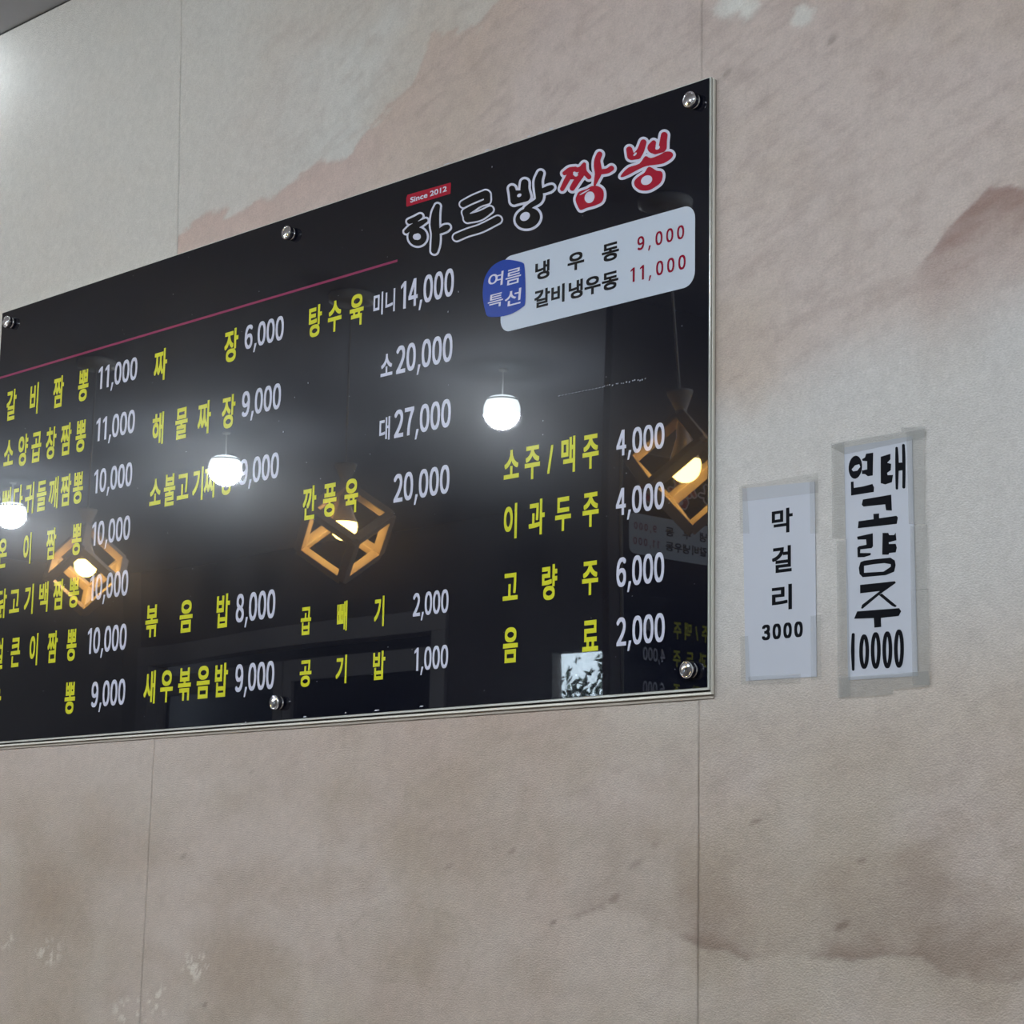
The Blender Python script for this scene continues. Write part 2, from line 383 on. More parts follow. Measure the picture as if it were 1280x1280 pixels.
class Print:                                     # collects flat shapes of one print part, in board coordinates
    def __init__(s): s.v = []; s.f = []; s.k = 0      # each shape lies a hair above the one before: ink over ink
    def add(s, pts, faces):
        n = len(s.v); s.k += 1
        s.v += [(p[0], p[1], s.k * 0.5e-6) for p in pts]; s.f += [tuple(i + n for i in q) for q in faces]
    def glyph(s, pts, faces, dx, dz):                # heavier weight: the same glyph printed with small shifts
        for a, b in ((-1, -1), (1, -1), (-1, 1), (1, 1), (-1, 0), (1, 0), (0, -1), (0, 1), (0, 0)):
            if (dx or dz) or (a == 0 and b == 0): s.add(pts + np.array([a * dx, b * dz]), faces)
    def poly(s, pts): s.add(pts, [tuple(range(len(pts)))])
    def build(s, name, mt, parent, w):
        me = bpy.data.meshes.new(name); me.from_pydata([(x, w - e, z) for x, z, e in s.v], [], s.f)
        bm = bmesh.new(); bm.from_mesh(me)
        bmesh.ops.triangulate(bm, faces=[f for f in bm.faces if len(f.verts) > 4])
        for f in bm.faces:
            f.normal_update()
            if f.normal.y > 0: f.normal_flip()
        bm.to_mesh(me); bm.free()
        return link(name, me, mt, parent)
ROUND = set('뽕장창공동양정')
STEM = set('주수두우')
BOLD = 0.0
def fit(ch, off, bbox, f, wt=0.0):
    gv, _ = GLYPHS[(ch, off)]
    x0, yt, x1, yb = bbox
    lx = x0 + (0.42 * (x1 - x0) if ch in ROUND else 0.55 * (x1 - x0) if ch in STEM else 0)
    u0_, _ = f(x0, yb); _, v0_ = f(lx, yb); u1_, v1_ = f(x1, yt)
    gx0, gy0 = gv.min(0) - wt; gx1, gy1 = gv.max(0) + wt
    sx = (u1_ - u0_) / (gx1 - gx0); sv = (v1_ - v0_) / (gy1 - gy0)
    return sx, sv, v0_ - gy0 * sv
def names_row(name, mt, parent, w, chars, ref, bbox, f=board, off=BOLD, wt=0.026):
    """chars: [(glyph, centre px)], ref: glyph whose inked box was surveyed"""
    part = empty(name, (0, 0, 0)); part.parent = parent
    sx, sv, vb = fit(ref, off, bbox, f, wt)
    ym = (bbox[1] + bbox[3]) / 2
    for ch, xc in chars:
        gv, gf = GLYPHS[(ch, off)]
        xr = (bbox[0] + bbox[2]) / 2
        uc, _ = f(xc, ym - 0.24 * (xc - xr))
        gx = (gv[:, 0].min() + gv[:, 0].max()) / 2
        P = Print(); P.glyph(np.stack([uc + (gv[:, 0] - gx) * sx, vb + gv[:, 1] * sv], 1), gf, wt * sx, wt * sv)
        P.build('syllable', mt, part, w)
    return part
def figures(s, pitch=1.0, ink=0.90, comma=0.46, wt=0.05):
    """a price as narrow figures of height 1: list of (points, faces), and its width; figures are ink wide on their pitch"""
    out, x = [], 0.0
    for ch in s:
        if ch == ',':
            out.append((np.array([(x + .02, -.20), (x + .17, -.20), (x + .36, .11), (x + .36, .16), (x + .15, .16)]), [(0, 1, 2, 3, 4)])); x += comma; continue
        if ch == '1':
            pts = np.array([(x + .36, 0), (x + .62, 0), (x + .62, 1), (x + .42, 1), (x + .10, .86), (x + .10, .74), (x + .36, .82)])
            out.append((pts, [(0, 1, 2, 6), (6, 2, 3), (6, 3, 4, 5)])); x += pitch * .86; continue
        gv, gf = GLYPHS[(chr(0xFF10 + int(ch)), 0.0)]; a, b = gv.min(0), gv.max(0)
        q = (gv - a) / (b - a); q[:, 0] = q[:, 0] * (ink - 2 * wt) + x + wt; q[:, 1] = q[:, 1] * (1 - wt * .9) + wt * .45
        out.append((q, gf)); x += pitch
    return out, x - (pitch - ink)
def price_row(s, bbox, f=board, wt=0.05, pitch=1.0, comma=0.46):
    """whole price fitted to its surveyed box; the height is that of the figures, not of the comma"""
    P = Print(); x0, yt, x1, yb = bbox
    ua, va = f(x0, yb); ub, vb_ = f(x1, yt)
    fg, wd_ = figures(s, pitch, 0.90, comma, wt); sx, sv = (ub - ua) / wd_, vb_ - va
    for q, gf in fg:
        m = 0.0 if len(q) < 9 else wt
        P.glyph(np.stack([ua + q[:, 0] * sx, va + q[:, 1] * sv], 1), gf, m * sx, m * .45 * sv)
    return P
def words_row(t, bbox, f=board, cap='S', wt=0.02):
    P = Print(); gv, gf = GLYPHS[(t, 0.0)]; dv, _ = GLYPHS[(cap, 0.0)]
    ua, va = f(bbox[0], bbox[3]); ub, vb_ = f(bbox[2], bbox[1])
    sx = (ub - ua) / (gv[:, 0].max() - gv[:, 0].min()); sv = (vb_ - va) / (dv[:, 1].max() - dv[:, 1].min())
    P.glyph(np.stack([ua + (gv[:, 0] - gv[:, 0].min()) * sx, va + (gv[:, 1] - dv[:, 1].min()) * sv], 1), gf, wt * sx, wt * sv)
    return P
DISHES = [  # glyph centres, surveyed glyph and its box, colour
    ([('갈', 14.6), ('비', 43), ('짬', 73.3), ('뽕', 104.3)], '뽕', (97, 460.5, 111.7, 501.5)),
    ([('소', 11), ('양', 29), ('곱', 45.6), ('창', 64), ('짬', 82.7), ('뽕', 101.2)], '뽕', (94, 523.7, 108.7, 565)),
    ([('뼈', 8), ('다', 22.5), ('귀', 36.8), ('들', 52), ('깨', 67), ('짬', 82.4), ('뽕', 97.7)], '뽕', (90.5, 589, 105, 629.7)),
    ([('온', 3), ('이', 34), ('짬', 64), ('뽕', 96)], '뽕', (89.2, 653.7, 103, 694)),
    ([('닭', 2), ('고', 18), ('기', 36), ('백', 54.5), ('짬', 73.3), ('뽕', 92.5)], '뽕', (85, 721, 100, 759.5)),
    ([('얼', -2), ('큰', 19), ('이', 42), ('짬', 65.6), ('뽕', 89.6)], '뽕', (82.5, 785.7, 96.7, 826.2)),
    ([('짬', -6), ('뽕', 87.5)], '뽕', (80, 852, 95, 892.5)),
    ([('짜', 201), ('장', 289.3)], '장', (280, 408.7, 298.7, 452.5)),
    ([('해', 197.6), ('물', 227), ('짜', 255.6), ('장', 286)], '장', (277, 491.7, 295, 535.5)),
    ([('소', 194.2), ('불', 212), ('고', 228.7), ('기', 247.5), ('짜', 263), ('장', 283.5)], '장', (275, 575, 292, 618.7)),
    ([('볶', 189.3), ('음', 232.7), ('밥', 279)], '밥', (270, 741.2, 288, 785.7)),
    ([('새', 186.5), ('우', 208), ('볶', 230.6), ('음', 254), ('밥', 276.8)], '밥', (268, 828, 285.7, 872)),
    ([('탕', 394.3), ('수', 418.7), ('육', 446)], '육', (437, 365.2, 455.5, 409.5)),
    ([('깐', 387), ('풍', 412.4), ('육', 439.4)], '깐', (378, 606, 396, 651)),
    ([('곱', 382.5), ('빼', 428), ('기', 474.4)], '곱', (375.5, 758, 389.5, 794.5)),
    ([('공', 381.7), ('기', 426.6), ('밥', 474)], '밥', (465.7, 813, 482, 850.5)),
    ([('소', 639.4), ('주', 665.6), ('/', 688), ('맥', 710.4), ('주', 738.5)], '주', (728.2, 541.2, 748.8, 585.8)),
    ([('이', 638), ('과', 671), ('두', 704), ('주', 738.5)], '주', (728.2, 614, 748.8, 658.4)),
    ([('고', 637.9), ('량', 687), ('주', 737.8)], '주', (727.5, 700, 748, 743.7)),
    ([('음', 638), ('료', 738)], '료', (728, 774.2, 748.2, 815)),
]
SIZES = [  # small white words before the prices of the third column
    ([('미', 473), ('니', 488)], '니', (481.7, 360, 494.5, 392)),
    ([('소', 483.5)], '소', (475.7, 440.5, 491.2, 471.7)),
    ([('대', 481)], '대', (474, 520, 488, 552)),
]
PRICES = [
    ('11,000', (121.7, 445.5, 172.5, 487.5)), ('11,000', (118.7, 511.2, 169.5, 552.5)), ('10,000', (116.2, 577, 166.2, 617.5)),
    ('10,000', (113.7, 643.7, 163.7, 683)), ('10,000', (111, 711.7, 161.2, 751.5)), ('10,000', (108, 779, 159.2, 818)), ('9,000', (113.7, 848, 157.5, 884.5)),
    ('6,000', (305.5, 393.7, 355.5, 437.5)), ('9,000', (302, 478, 352, 522)), ('9,000', (299.2, 564.5, 349.5, 607)), ('8,000', (294.5, 736, 345, 778.7)), ('9,000', (293.7, 825.5, 343.7, 865.5)),
    ('14,000', (499.5, 334, 568, 387.5)), ('20,000', (495, 415.5, 566.2, 468)), ('27,000', (492.5, 497.5, 564.2, 548)), ('20,000', (491.7, 580, 562.5, 628.7)),
    ('2,000', (516, 736, 561.2, 771)), ('1,000', (516.7, 805.5, 560.7, 839)),
    ('4,000', (770.6, 527.2, 830.9, 570.8)), ('4,000', (770, 601.2, 830.9, 645)), ('6,000', (770.5, 689.5, 830.5, 734.5)), ('2,000', (770.5, 765.7, 831.2, 808)),
]
PANEL_NAMES = [([('냉', 678.3), ('우', 720.2), ('동', 763.3)], '냉', (669.2, 323.7, 687.5, 351.2)),
               ([('갈', 678), ('비', 697.7), ('냉', 720), ('우', 741), ('동', 763)], '갈', (668, 358.7, 688, 386.2))]
PANEL_PRICES = [('9,000', (797, 280.5, 855.7, 313.7)), ('11,000', (787.5, 317.5, 857.5, 353.7))]
BADGE = [('여', (611.2, 338.7, 629.5, 360.5)), ('름', (633.0, 333.7, 652, 357.5)), ('특', (610.8, 365, 629.5, 386.5)), ('선', (632, 359.8, 652, 384))]
need = [(c, 0.0) for row in DISHES + SIZES + PANEL_NAMES for c in [k for k, _ in row[0]] + [row[1]]]
need += [(chr(0xFF10 + k), 0.0) for k in range(10)] + [(c, 0.0) for c, _ in BADGE] + [('Since 2012', 0.0), ('S', 0.0)] + [(c, 0.0) for c in ('막', '걸', '리')]
load_glyphs(need)

# ---- brush strokes: capsules of varying radius, surveyed in zoomed crops
def crop(ox, oy, sc): return lambda x, y: (ox + x / sc, oy + y / sc)
def cap_polys(pts, grow):                        # [(x, y, r)] in crop units -> list of polygons
    out = []
    for x, y, r in pts:
        R = r + grow
        out.append([(x + R * math.cos(a * math.pi / 10), y + R * math.sin(a * math.pi / 10)) for a in range(20)])
    for (ax, ay, ar), (bx, by, br) in zip(pts, pts[1:]):
        dx, dy = bx - ax, by - ay; L = math.hypot(dx, dy)
        if L < 1e-6: continue
        nx, ny = -dy / L, dx / L; ra, rb = ar + grow, br + grow
        out.append([(ax + nx * ra, ay + ny * ra), (bx + nx * rb, by + ny * rb), (bx - nx * rb, by - ny * rb), (ax - nx * ra, ay - ny * ra)])
    return out
def smooth_path(pts, n=4):                       # Catmull-Rom through the surveyed points
    if len(pts) < 3: return pts
    P = [np.array(p, float) for p in pts]; P = [2 * P[0] - P[1]] + P + [2 * P[-1] - P[-2]]; out = []
    for i in range(1, len(P) - 2):
        for k in range(n):
            t = k / n; a, b, c, d = P[i - 1], P[i], P[i + 1], P[i + 2]
            out.append(tuple(0.5 * (2 * b + (c - a) * t + (2 * a - 5 * b + 4 * c - d) * t * t + (3 * b - 3 * c + d - a) * t ** 3)))
    out.append(tuple(P[-2])); return out
def ring_path(cx, cy_, rx, ry, r, n=22):
    return [(cx + rx * math.cos(2 * math.pi * k / n), cy_ + ry * math.sin(2 * math.pi * k / n), r) for k in range(n + 1)]
def ell(cx, cy_, rx, ry, rot=0, n=22):
    c, s = math.cos(rot), math.sin(rot)
    return [(cx + rx * math.cos(2 * math.pi * k / n) * c - ry * math.sin(2 * math.pi * k / n) * s,
             cy_ + rx * math.cos(2 * math.pi * k / n) * s + ry * math.sin(2 * math.pi * k / n) * c) for k in range(n)]
def closed_smooth(poly, n=3):
    P = [np.array(p, float) for p in poly]; N = len(P); out = []
    for i in range(N):
        a, b, c, d = P[i - 1], P[i], P[(i + 1) % N], P[(i + 2) % N]
        for k in range(n):
            t = k / n
            out.append(tuple(0.5 * (2 * b + (c - a) * t + (2 * a - 5 * b + 4 * c - d) * t * t + (3 * b - 3 * c + d - a) * t ** 3)))
    return out
def paint(P, cr, f, strokes=(), polys=(), grow=0.0, raw=False):
    for s in strokes:
        for q in cap_polys(smooth_path(s) if len(s) < 15 else s, grow): P.poly([f(*cr(*p)) for p in q])
    for q in polys:
        q2 = q if raw else closed_smooth(q)
        P.poly([f(*cr(*p)) for p in q2])
        if grow: 
            for c in cap_polys([(x, y, 0.0) for x, y in q2 + q2[:1]], grow): P.poly([f(*cr(*p)) for p in c])

LOGO = [  # crop, colour, strokes, solid outlines, white spots
    (crop(495, 215, 11.64), 'ink_print',
     [[(200, 722, 30), (285, 690, 36), (355, 645, 30)], [(280, 700, 34), (300, 800, 42)], [(152, 868, 24), (235, 805, 36), (330, 765, 38), (435, 708, 24)],
      ring_path(318, 942, 92, 92, 38), [(608, 500, 32), (580, 610, 50), (570, 760, 58), (583, 900, 52), (578, 1040, 54), (562, 1145, 42)], [(640, 862, 32), (715, 822, 44), (752, 805, 34)]],
     [], [ell(298, 945, 46, 44)]),
    (crop(480, 160, 5.333), 'ink_print',
     [[(530, 508, 17), (600, 472, 19), (680, 440, 20)], [(685, 445, 21), (690, 478, 17)], [(692, 488, 13), (640, 508, 10), (590, 535, 15), (545, 562, 17)], [(545, 565, 17), (562, 598, 22)], [(560, 604, 22), (640, 585, 24), (708, 545, 17)],
      [(486, 728, 19), (560, 697, 19), (650, 668, 20), (760, 612, 20)]], [], []),
    (crop(600, 190, 11.64), 'ink_print',
     [[(470, 535, 42), (490, 620, 48), (500, 715, 48)], [(655, 450, 50), (650, 540, 55), (665, 640, 66)], [(500, 715, 45), (600, 680, 55), (665, 650, 68)], [(500, 610, 45), (600, 600, 38)],
      [(885, 312, 36), (850, 420, 46), (855, 540, 50), (868, 640, 50), (850, 710, 40), (750, 775, 34), (690, 830, 40)], [(930, 562, 36), (1010, 532, 40), (1045, 515, 32)]],
     [ell(700, 965, 178, 142, -0.35)], [ell(578, 632, 34, 24, -0.5), ell(660, 940, 78, 60, -0.6)]),
    (crop(690, 170, 12.8), 'red_print',
     [[(205, 598, 32), (290, 550, 46), (380, 525, 34)], [(300, 600, 42), (235, 720, 42), (168, 848, 34)], [(400, 545, 36), (470, 520, 36), (520, 455, 30)], [(520, 470, 28), (525, 570, 36), (595, 655, 38)],
      [(480, 600, 50), (400, 720, 48), (330, 835, 42)], [(300, 655, 40), (400, 665, 30), (470, 640, 40)],
      [(765, 295, 44), (730, 390, 48), (735, 490, 58), (745, 590, 55), (715, 700, 34), (690, 780, 18)], [(790, 575, 40), (890, 560, 40), (955, 520, 42)]],
     [[(400, 960), (440, 895), (560, 850), (640, 805), (740, 805), (815, 860), (832, 960), (800, 1055), (700, 1110), (560, 1150), (470, 1185), (432, 1150), (385, 1035)]],
     [ell(608, 982, 78, 95, 0.35), ell(390, 622, 34, 28), ell(530, 900, 95, 10, -0.52)]),
    (crop(760, 150, 12.8), 'red_print',
     [[(345, 475, 48), (370, 580, 58)], [(570, 360, 48), (530, 480, 55), (480, 560, 62)], [(380, 590, 52), (480, 570, 58)], [(735, 365, 38), (700, 450, 64), (760, 500, 50)],
      [(905, 245, 52), (890, 340, 56), (880, 440, 64)], [(770, 490, 56), (870, 460, 60)]],
     [[(212, 890), (330, 765), (510, 700), (600, 582), (690, 612), (830, 562), (920, 512), (1010, 512), (1045, 560), (1010, 620), (900, 690), (780, 715), (620, 738), (480, 798), (330, 878), (232, 915)],
      [(640, 765), (690, 757), (780, 812), (855, 825), (880, 890), (848, 1000), (740, 1085), (640, 1128), (520, 1122), (440, 1060), (430, 980), (500, 905), (590, 845)]],
     [ell(625, 965, 95, 72, -0.5), ell(440, 550, 36, 16, -0.8), ell(800, 445, 40, 28, -0.6)]),
]
OUT = {0: 34, 1: 15, 2: 40, 3: 44, 4: 44}

# ------------------------------------------------------------------ menu board on the wall
mb = tag(empty('menu_board', (BX0, 0, BZ0)), 'wide glossy black acrylic menu board with yellow and white lettering, on the papered wall', 'menu board', 'menu boards of the room')
box_obj('shade_line_slab', (-0.003, BW + 0.0022, -0.0028, -0.0009, -0.0135, BH), M['wall_tone'], mb)  # added slab in wallpaper tone, its lower edge makes a thin shade line
box_obj('backing_board', (-0.002, BW + 0.0026, -0.0072, -0.0026, -0.0088, BH + 0.0012), M['backing_white'], mb, bevel=0.0006)
box_obj('gap_shade', (-0.001, BW + 0.0010, -0.0084, -0.0072, -0.0052, BH + 0.0002), M['gap_dark'], mb)  # dark slab standing in for the shade between acrylic and backing
box_obj('acrylic_sheet', (-0.002, BW + 0.0020, -0.0120, -0.0084, -0.0034, BH + 0.0016), M['acrylic_edge'], mb, bevel=0.0005)
box_obj('black_panel', (0, BW, -FRONT, -0.0119, 0, BH), M['black_print'], mb)
W1, W2, W3, W4, W5 = (-FRONT - k * 0.00030 for k in (1, 2, 3, 4, 5))
for chars, ref, bb in DISHES: names_row('dish_name', M['yellow_print'], mb, W1, chars, ref, bb)
for chars, ref, bb in SIZES: names_row('portion_size', M['white_print'], mb, W1, chars, ref, bb, wt=0.022)
for s, bb in PRICES: price_row(s, bb).build('price', M['white_print'], mb, W1)
# magenta rule
P = Print(); a = board(3, 467.8); b = board(497, 324.2); tk = 0.0040
P.poly([(0.004, b[1] - tk - .0005), (b[0], b[1] - tk), (b[0], b[1]), (0.004, b[1])]); P.build('rule_line', M['magenta_print'], mb, W1)
# red tag above the logo
P = Print(); P.poly([board(508, 247.5), board(509.5, 243.5), board(563.5, 228.2), board(564, 230), board(563.3, 242.2), board(509, 258.5), board(508, 257)])
tg = P.build('date_tag', M['red_print'], mb, W1)
words_row('Since 2012', (513.4, 232.6, 558.7, 253.4)).build('date_lettering', M['white_print'], tg, W2)
# brush-lettered logo: white halo, brush strokes, white spots
for k, (cr, colour, st, po, sp_) in enumerate(LOGO):
    halo, body = Print(), Print()
    paint(halo, cr, board, st, po, OUT[k]); paint(body, cr, board, st, po, (5, 4.0, 4, 2, 2)[k])
    lg = halo.build('logo_letter', M['white_print'], mb, W1)
    tag(body.build('brush_lettering', M[colour], lg, W2), 'black brush lettering' if colour == 'ink_print' else 'red brush lettering')
    for q in sp_:
        spots = Print(); paint(spots, cr, board, (), [q], raw=True); spots.build('letter_spot', M['white_print'], lg, W3)
# white panel with rounded corners
def rounded(x0, x1, z0, z1, r, n=7):
    out = []
    for cx, cz, a0 in ((x1 - r, z1 - r, 0), (x0 + r, z1 - r, 90), (x0 + r, z0 + r, 180), (x1 - r, z0 + r, 270)):
        out += [(cx + r * math.cos(math.radians(a0 + 90 * k / n)), cz + r * math.sin(math.radians(a0 + 90 * k / n))) for k in range(n + 1)]
    return out
pa, pb = board(625.5, 416.8), board(869.2, 254.5)
P = Print(); P.poly(rounded(pa[0], pb[0], pa[1], pb[1], 0.020))
hp = P.build('highlight_panel', M['panel_print'], mb, W1)
for chars, ref, bb in PANEL_NAMES: names_row('dish_name', M['ink_print'], mb, W2, chars, ref, bb, wt=0.030)
for s, bb in PANEL_PRICES: price_row(s, bb, wt=0.050, pitch=1.36, comma=0.95).build('price', M['maroon_print'], mb, W2)
P = Print(); cr = crop(590, 320, 11.64)
P.poly([board(*cr(*p)) for p in closed_smooth([(165, 480), (195, 310), (290, 160), (420, 75), (520, 55), (640, 70), (745, 100), (770, 160), (782, 400), (780, 680), (740, 745), (610, 830), (470, 875), (340, 890), (230, 875), (195, 780), (168, 640)])])
bd = P.build('season_badge', M['blue_print'], mb, W3)
for ch, bb in BADGE:
    P = Print(); sx, sv, vb_ = fit(ch, 0.0, bb, board); gv, gf = GLYPHS[(ch, 0.0)]
    ua = board(bb[0], bb[3])[0]
    xs = ua + (gv[:, 0] - gv[:, 0].min()) * sx; zs = vb_ + gv[:, 1] * sv
    xs = xs + (zs - zs.mean()) * 0.10
    P.glyph(np.stack([xs, zs], 1), gf, 0.012 * sx, 0.008 * sv); P.build('badge_lettering', M['white_print'], bd, W4)
# scuffs and dust
P = Print()
def fleck(x, y, w, h, rot=0.0):
    u, v = board(x, y); c, s = math.cos(rot), math.sin(rot)
    P.poly([(u + (px * c - pz * s), v + (px * s + pz * c)) for px, pz in ((-w, -h * .4), (0, -h), (w, -h * .2), (w * .7, h * .8), (-w * .5, h))])
for k in range(16): fleck(757 + k * 3.4 + random.uniform(-1, 1), 483.5 - k * 0.65 + random.uniform(-1.2, 1.2), random.uniform(.0005, .0016), random.uniform(.0004, .0011), random.random())
for k in range(14): fleck(700 + k * 4.2, 495 - k * 0.85, .0024, .00025, 0.1)
for k in range(90):
    x = random.uniform(8, 878); y0 = 392 - x * .333; y1 = 927 - x * .077
    fleck(x, random.uniform(y0 + 6, y1 - 5), random.uniform(.0002, .0005), random.uniform(.0003, .0008), random.random() * 3)
for x, y in ((574, 365), (561, 390), (386, 479), (355, 540), (741, 375), (536, 210), (616, 209)): fleck(x, y, .0006, .0016, random.uniform(-.3, .3))
for x, y in ((472, 888), (382, 896), (433, 891), (308, 903), (528, 883)): fleck(x, y, random.uniform(.002, .007), .0011, 0)
for x, y in ((610, 187.5), (640, 178), (662, 170.5), (676, 166), (690, 161), (560, 205)): fleck(x, y, random.uniform(.003, .010), .0008, 0)
tag(P.build('dust_and_scuffs', M['scuff'], mb, W5), kind='stuff')
# chrome standoff screws
def standoff(x, y):
    p = at_plane(x, y, -FRONT - 0.0125); o = (p[0] - BX0, 0, p[2] - BZ0)
    bm = bmesh.new()
    prof = [(r_, h_ + 0.020 - FRONT) for r_, h_ in [(0.0, -0.0338), (0.0030, -0.0336), (0.0060, -0.0331), (0.0085, -0.0324), (0.0092, -0.0321), (0.0096, -0.0327), (0.0108, -0.0325), (0.0113, -0.0315), (0.0113, -0.0245), (0.0104, -0.0232), (0.0080, -0.0228), (0.0080, -0.0214), (0.0098, -0.0208), (0.0098, -0.0199), (0.0, -0.0199)]]
    lathe(bm, prof, 36, 'y', o)
    ob = from_bm('standoff_screw', bm, M['chrome'], mb, smooth=False)
    for pl in ob.data.polygons: pl.use_smooth = True
    return ob
for x, y in ((7, 402), (357, 290.5), (860.6, 124), (857, 837), (342, 878)): standoff(x, y)

# ------------------------------------------------------------------ taped paper notices
def wall_f(yp, org):
    def f(x, y):
        p = at_plane(x, y, yp); return p[0] - org[0], p[2] - org[2]
    return f
def quad_slab(name, pts, y0, y1, mt, parent, sub=1):
    bm = bmesh.new(); fr = [bm.verts.new((x, y0, z)) for x, z in pts]; bk = [bm.verts.new((x, y1, z)) for x, z in pts]
    bm.faces.new(fr); bm.faces.new(bk[::-1]); n = len(pts)
    for k in range(n): bm.faces.new((fr[k], bk[k], bk[(k + 1) % n], fr[(k + 1) % n]))
    bmesh.ops.recalc_face_normals(bm, faces=bm.faces)
    return from_bm(name, bm, mt, parent)
YP = -0.0016
def notice(label, quad, tapes, film='tape'):
    p = at_plane(*quad[0], YP); n = tag(empty('paper_notice', (p[0], 0, p[2])), label, 'notice')
    f = wall_f(YP, p); quad_slab('paper_sheet', [f(*q) for q in quad], YP, -0.0009, M['paper'], n)
    for k, t in enumerate(tapes): quad_slab('tape_strip', [f(*q) for q in t], YP - 0.0010 - 0.00022 * k, YP - 0.00085 - 0.00022 * k, M[film], n)
    return n, f
n1, f1 = notice('printed white paper strip reading 막걸리 3000, taped to wall beside the board', [(932.0, 851.2), (928.0, 610.5), (1018.3, 602.0), (1020.8, 845.8)][::-1],
    [[(928.5, 627), (927.5, 607), (1023, 591), (1023.5, 616)], [(925.5, 667), (925, 609), (934, 608), (937.5, 667)], [(927, 856), (926, 796), (936, 795), (939, 855)],
     [(1014, 667), (1013, 600), (1023.5, 598), (1024, 667)], [(1015, 850), (1014.5, 770), (1027, 769), (1028, 849)], [(937, 857), (936.8, 846), (1002, 842), (1002, 853)]], 'thin_tape')
for ch, bb in (('막', (964.8, 633.7, 990.9, 668.2)), ('걸', (965, 681, 989.6, 717)), ('리', (964.9, 729.5, 990, 764))):
    P = Print(); gv, gf = GLYPHS[(ch, 0.0)]; ua, va = f1(bb[0], bb[3]); ub, vb_ = f1(bb[2], bb[1]); wt = 0.026
    g0, g1 = gv.min(0) - wt, gv.max(0) + wt; sx, sv = (ub - ua) / (g1[0] - g0[0]), (vb_ - va) / (g1[1] - g0[1])
    P.glyph(np.stack([ua + (gv[:, 0] - g0[0]) * sx, va + (gv[:, 1] - g0[1]) * sv], 1), gf, wt * sx, wt * sv)
    P.build('syllable', M['marker'], n1, YP - 0.0001)
price_row('3000', (952.3, 776.2, 1003.6, 800.9), f1, wt=0.09, pitch=1.14).build('price', M['marker'], n1, YP - 0.0001)

n2, f2 = notice('long white paper strip hand lettered 연태고량주 10000 in black marker, rightmost on the wall', [(1060.0, 850.3), (1055.0, 559.5), (1139.8, 545.0), (1147.0, 844.8)][::-1],
    [[(1040.5, 560), (1040, 554.5), (1127, 540), (1127, 534.5), (1157, 533), (1157, 547), (1057, 568)], [(1041, 673), (1040, 556), (1056, 553), (1058, 673)], [(1048, 872), (1046.5, 676), (1059, 674), (1064, 870)],
     [(1137, 655), (1134, 540), (1157, 536), (1157.5, 655)], [(1140, 738), (1139, 658), (1160, 656), (1160, 737)], [(1142, 857), (1140, 738), (1161.5, 736), (1164, 856)], [(1050, 873), (1050, 847), (1162, 839), (1163, 858), (1118, 862), (1118, 868)]])
ca, cb, cc = crop(1040, 540, 10.667), crop(1040, 650, 10.667), crop(1030, 750, 9.143)
ink = Print()
paint(ink, ca, f2, [], [ell(312, 470, 90, 155, 0.08)], raw=True)
paint(ink, ca, f2, [[(862, 214, 17), (866, 330, 23), (868, 460, 24), (866, 620, 21), (866, 752, 17)], [(953, 178, 19), (958, 320, 22), (960, 560, 21), (958, 735, 20)]],
      [[(455, 290), (550, 275), (545, 580), (480, 590), (440, 562), (400, 560), (400, 510), (470, 500), (470, 390), (410, 385), (400, 362), (440, 340)],
       [(252, 665), (288, 660), (292, 745), (420, 725), (540, 692), (562, 740), (558, 800), (400, 825), (255, 848)],
       [(650, 330), (780, 290), (780, 365), (737, 410), (790, 425), (785, 510), (737, 545), (742, 575), (815, 572), (800, 670), (710, 700), (650, 682)],
       [(880, 410), (945, 405), (945, 510), (880, 520)],
       [(412, 900), (790, 835), (800, 1048), (722, 1045), (710, 965), (420, 995), (397, 970)],
       [(552, 1092), (630, 1087), (630, 1150), (860, 1117), (880, 1140), (865, 1225), (345, 1284), (355, 1190), (555, 1162)]], raw=True)
paint(ink, cb, f2, [], [[(335, 222), (545, 177), (548, 350), (530, 375), (380, 392), (376, 440), (520, 440), (515, 470), (430, 495), (342, 498), (338, 368), (360, 350), (460, 330), (455, 260), (342, 262)],
       [(675, 172), (750, 172), (765, 202), (830, 200), (850, 168), (860, 270), (757, 298), (760, 320), (850, 318), (866, 370), (850, 432), (765, 440), (755, 463), (670, 463)],
       [(358, 640), (380, 562), (430, 542), (600, 520), (780, 502), (838, 540), (850, 600), (830, 690), (720, 735), (410, 763), (368, 720)],
       [(375, 865), (840, 816), (852, 840), (640, 990), (410, 1183), (388, 1178), (402, 1130), (638, 948), (375, 978)],
       [(625, 1000), (665, 980), (865, 1145), (845, 1163), (800, 1145)]], raw=True)
paint(ink, cc, f2, [[(335, 395, 18), (331, 500, 20), (330, 600, 21), (335, 795, 15)]] + [ring_path(x, y, 36, ry, 21) for x, y, ry in ((460, 590, 178), (592, 577, 190), (725, 570, 192), (858, 556, 200))],
      [[(345, 215), (380, 130), (860, 93), (884, 130), (855, 183), (652, 205), (655, 308), (577, 316), (570, 207)]], raw=True)
HOLES = [(ca, [(265, 500), (310, 445), (365, 430), (378, 465), (340, 515), (285, 525)]), (ca, [(413, 392), (468, 390), (468, 498), (415, 512)]),
         (cb, [(430, 612), (560, 590), (700, 576), (785, 590), (785, 622), (690, 688), (430, 704)])]
for cr, q in HOLES:
    hole = Print(); paint(hole, cr, f2, [], [q], raw=True); hole.build('letter_counter', M['paper'], n2, YP - 0.0003)
ink.build('hand_lettering', M['marker'], n2, YP - 0.0001)

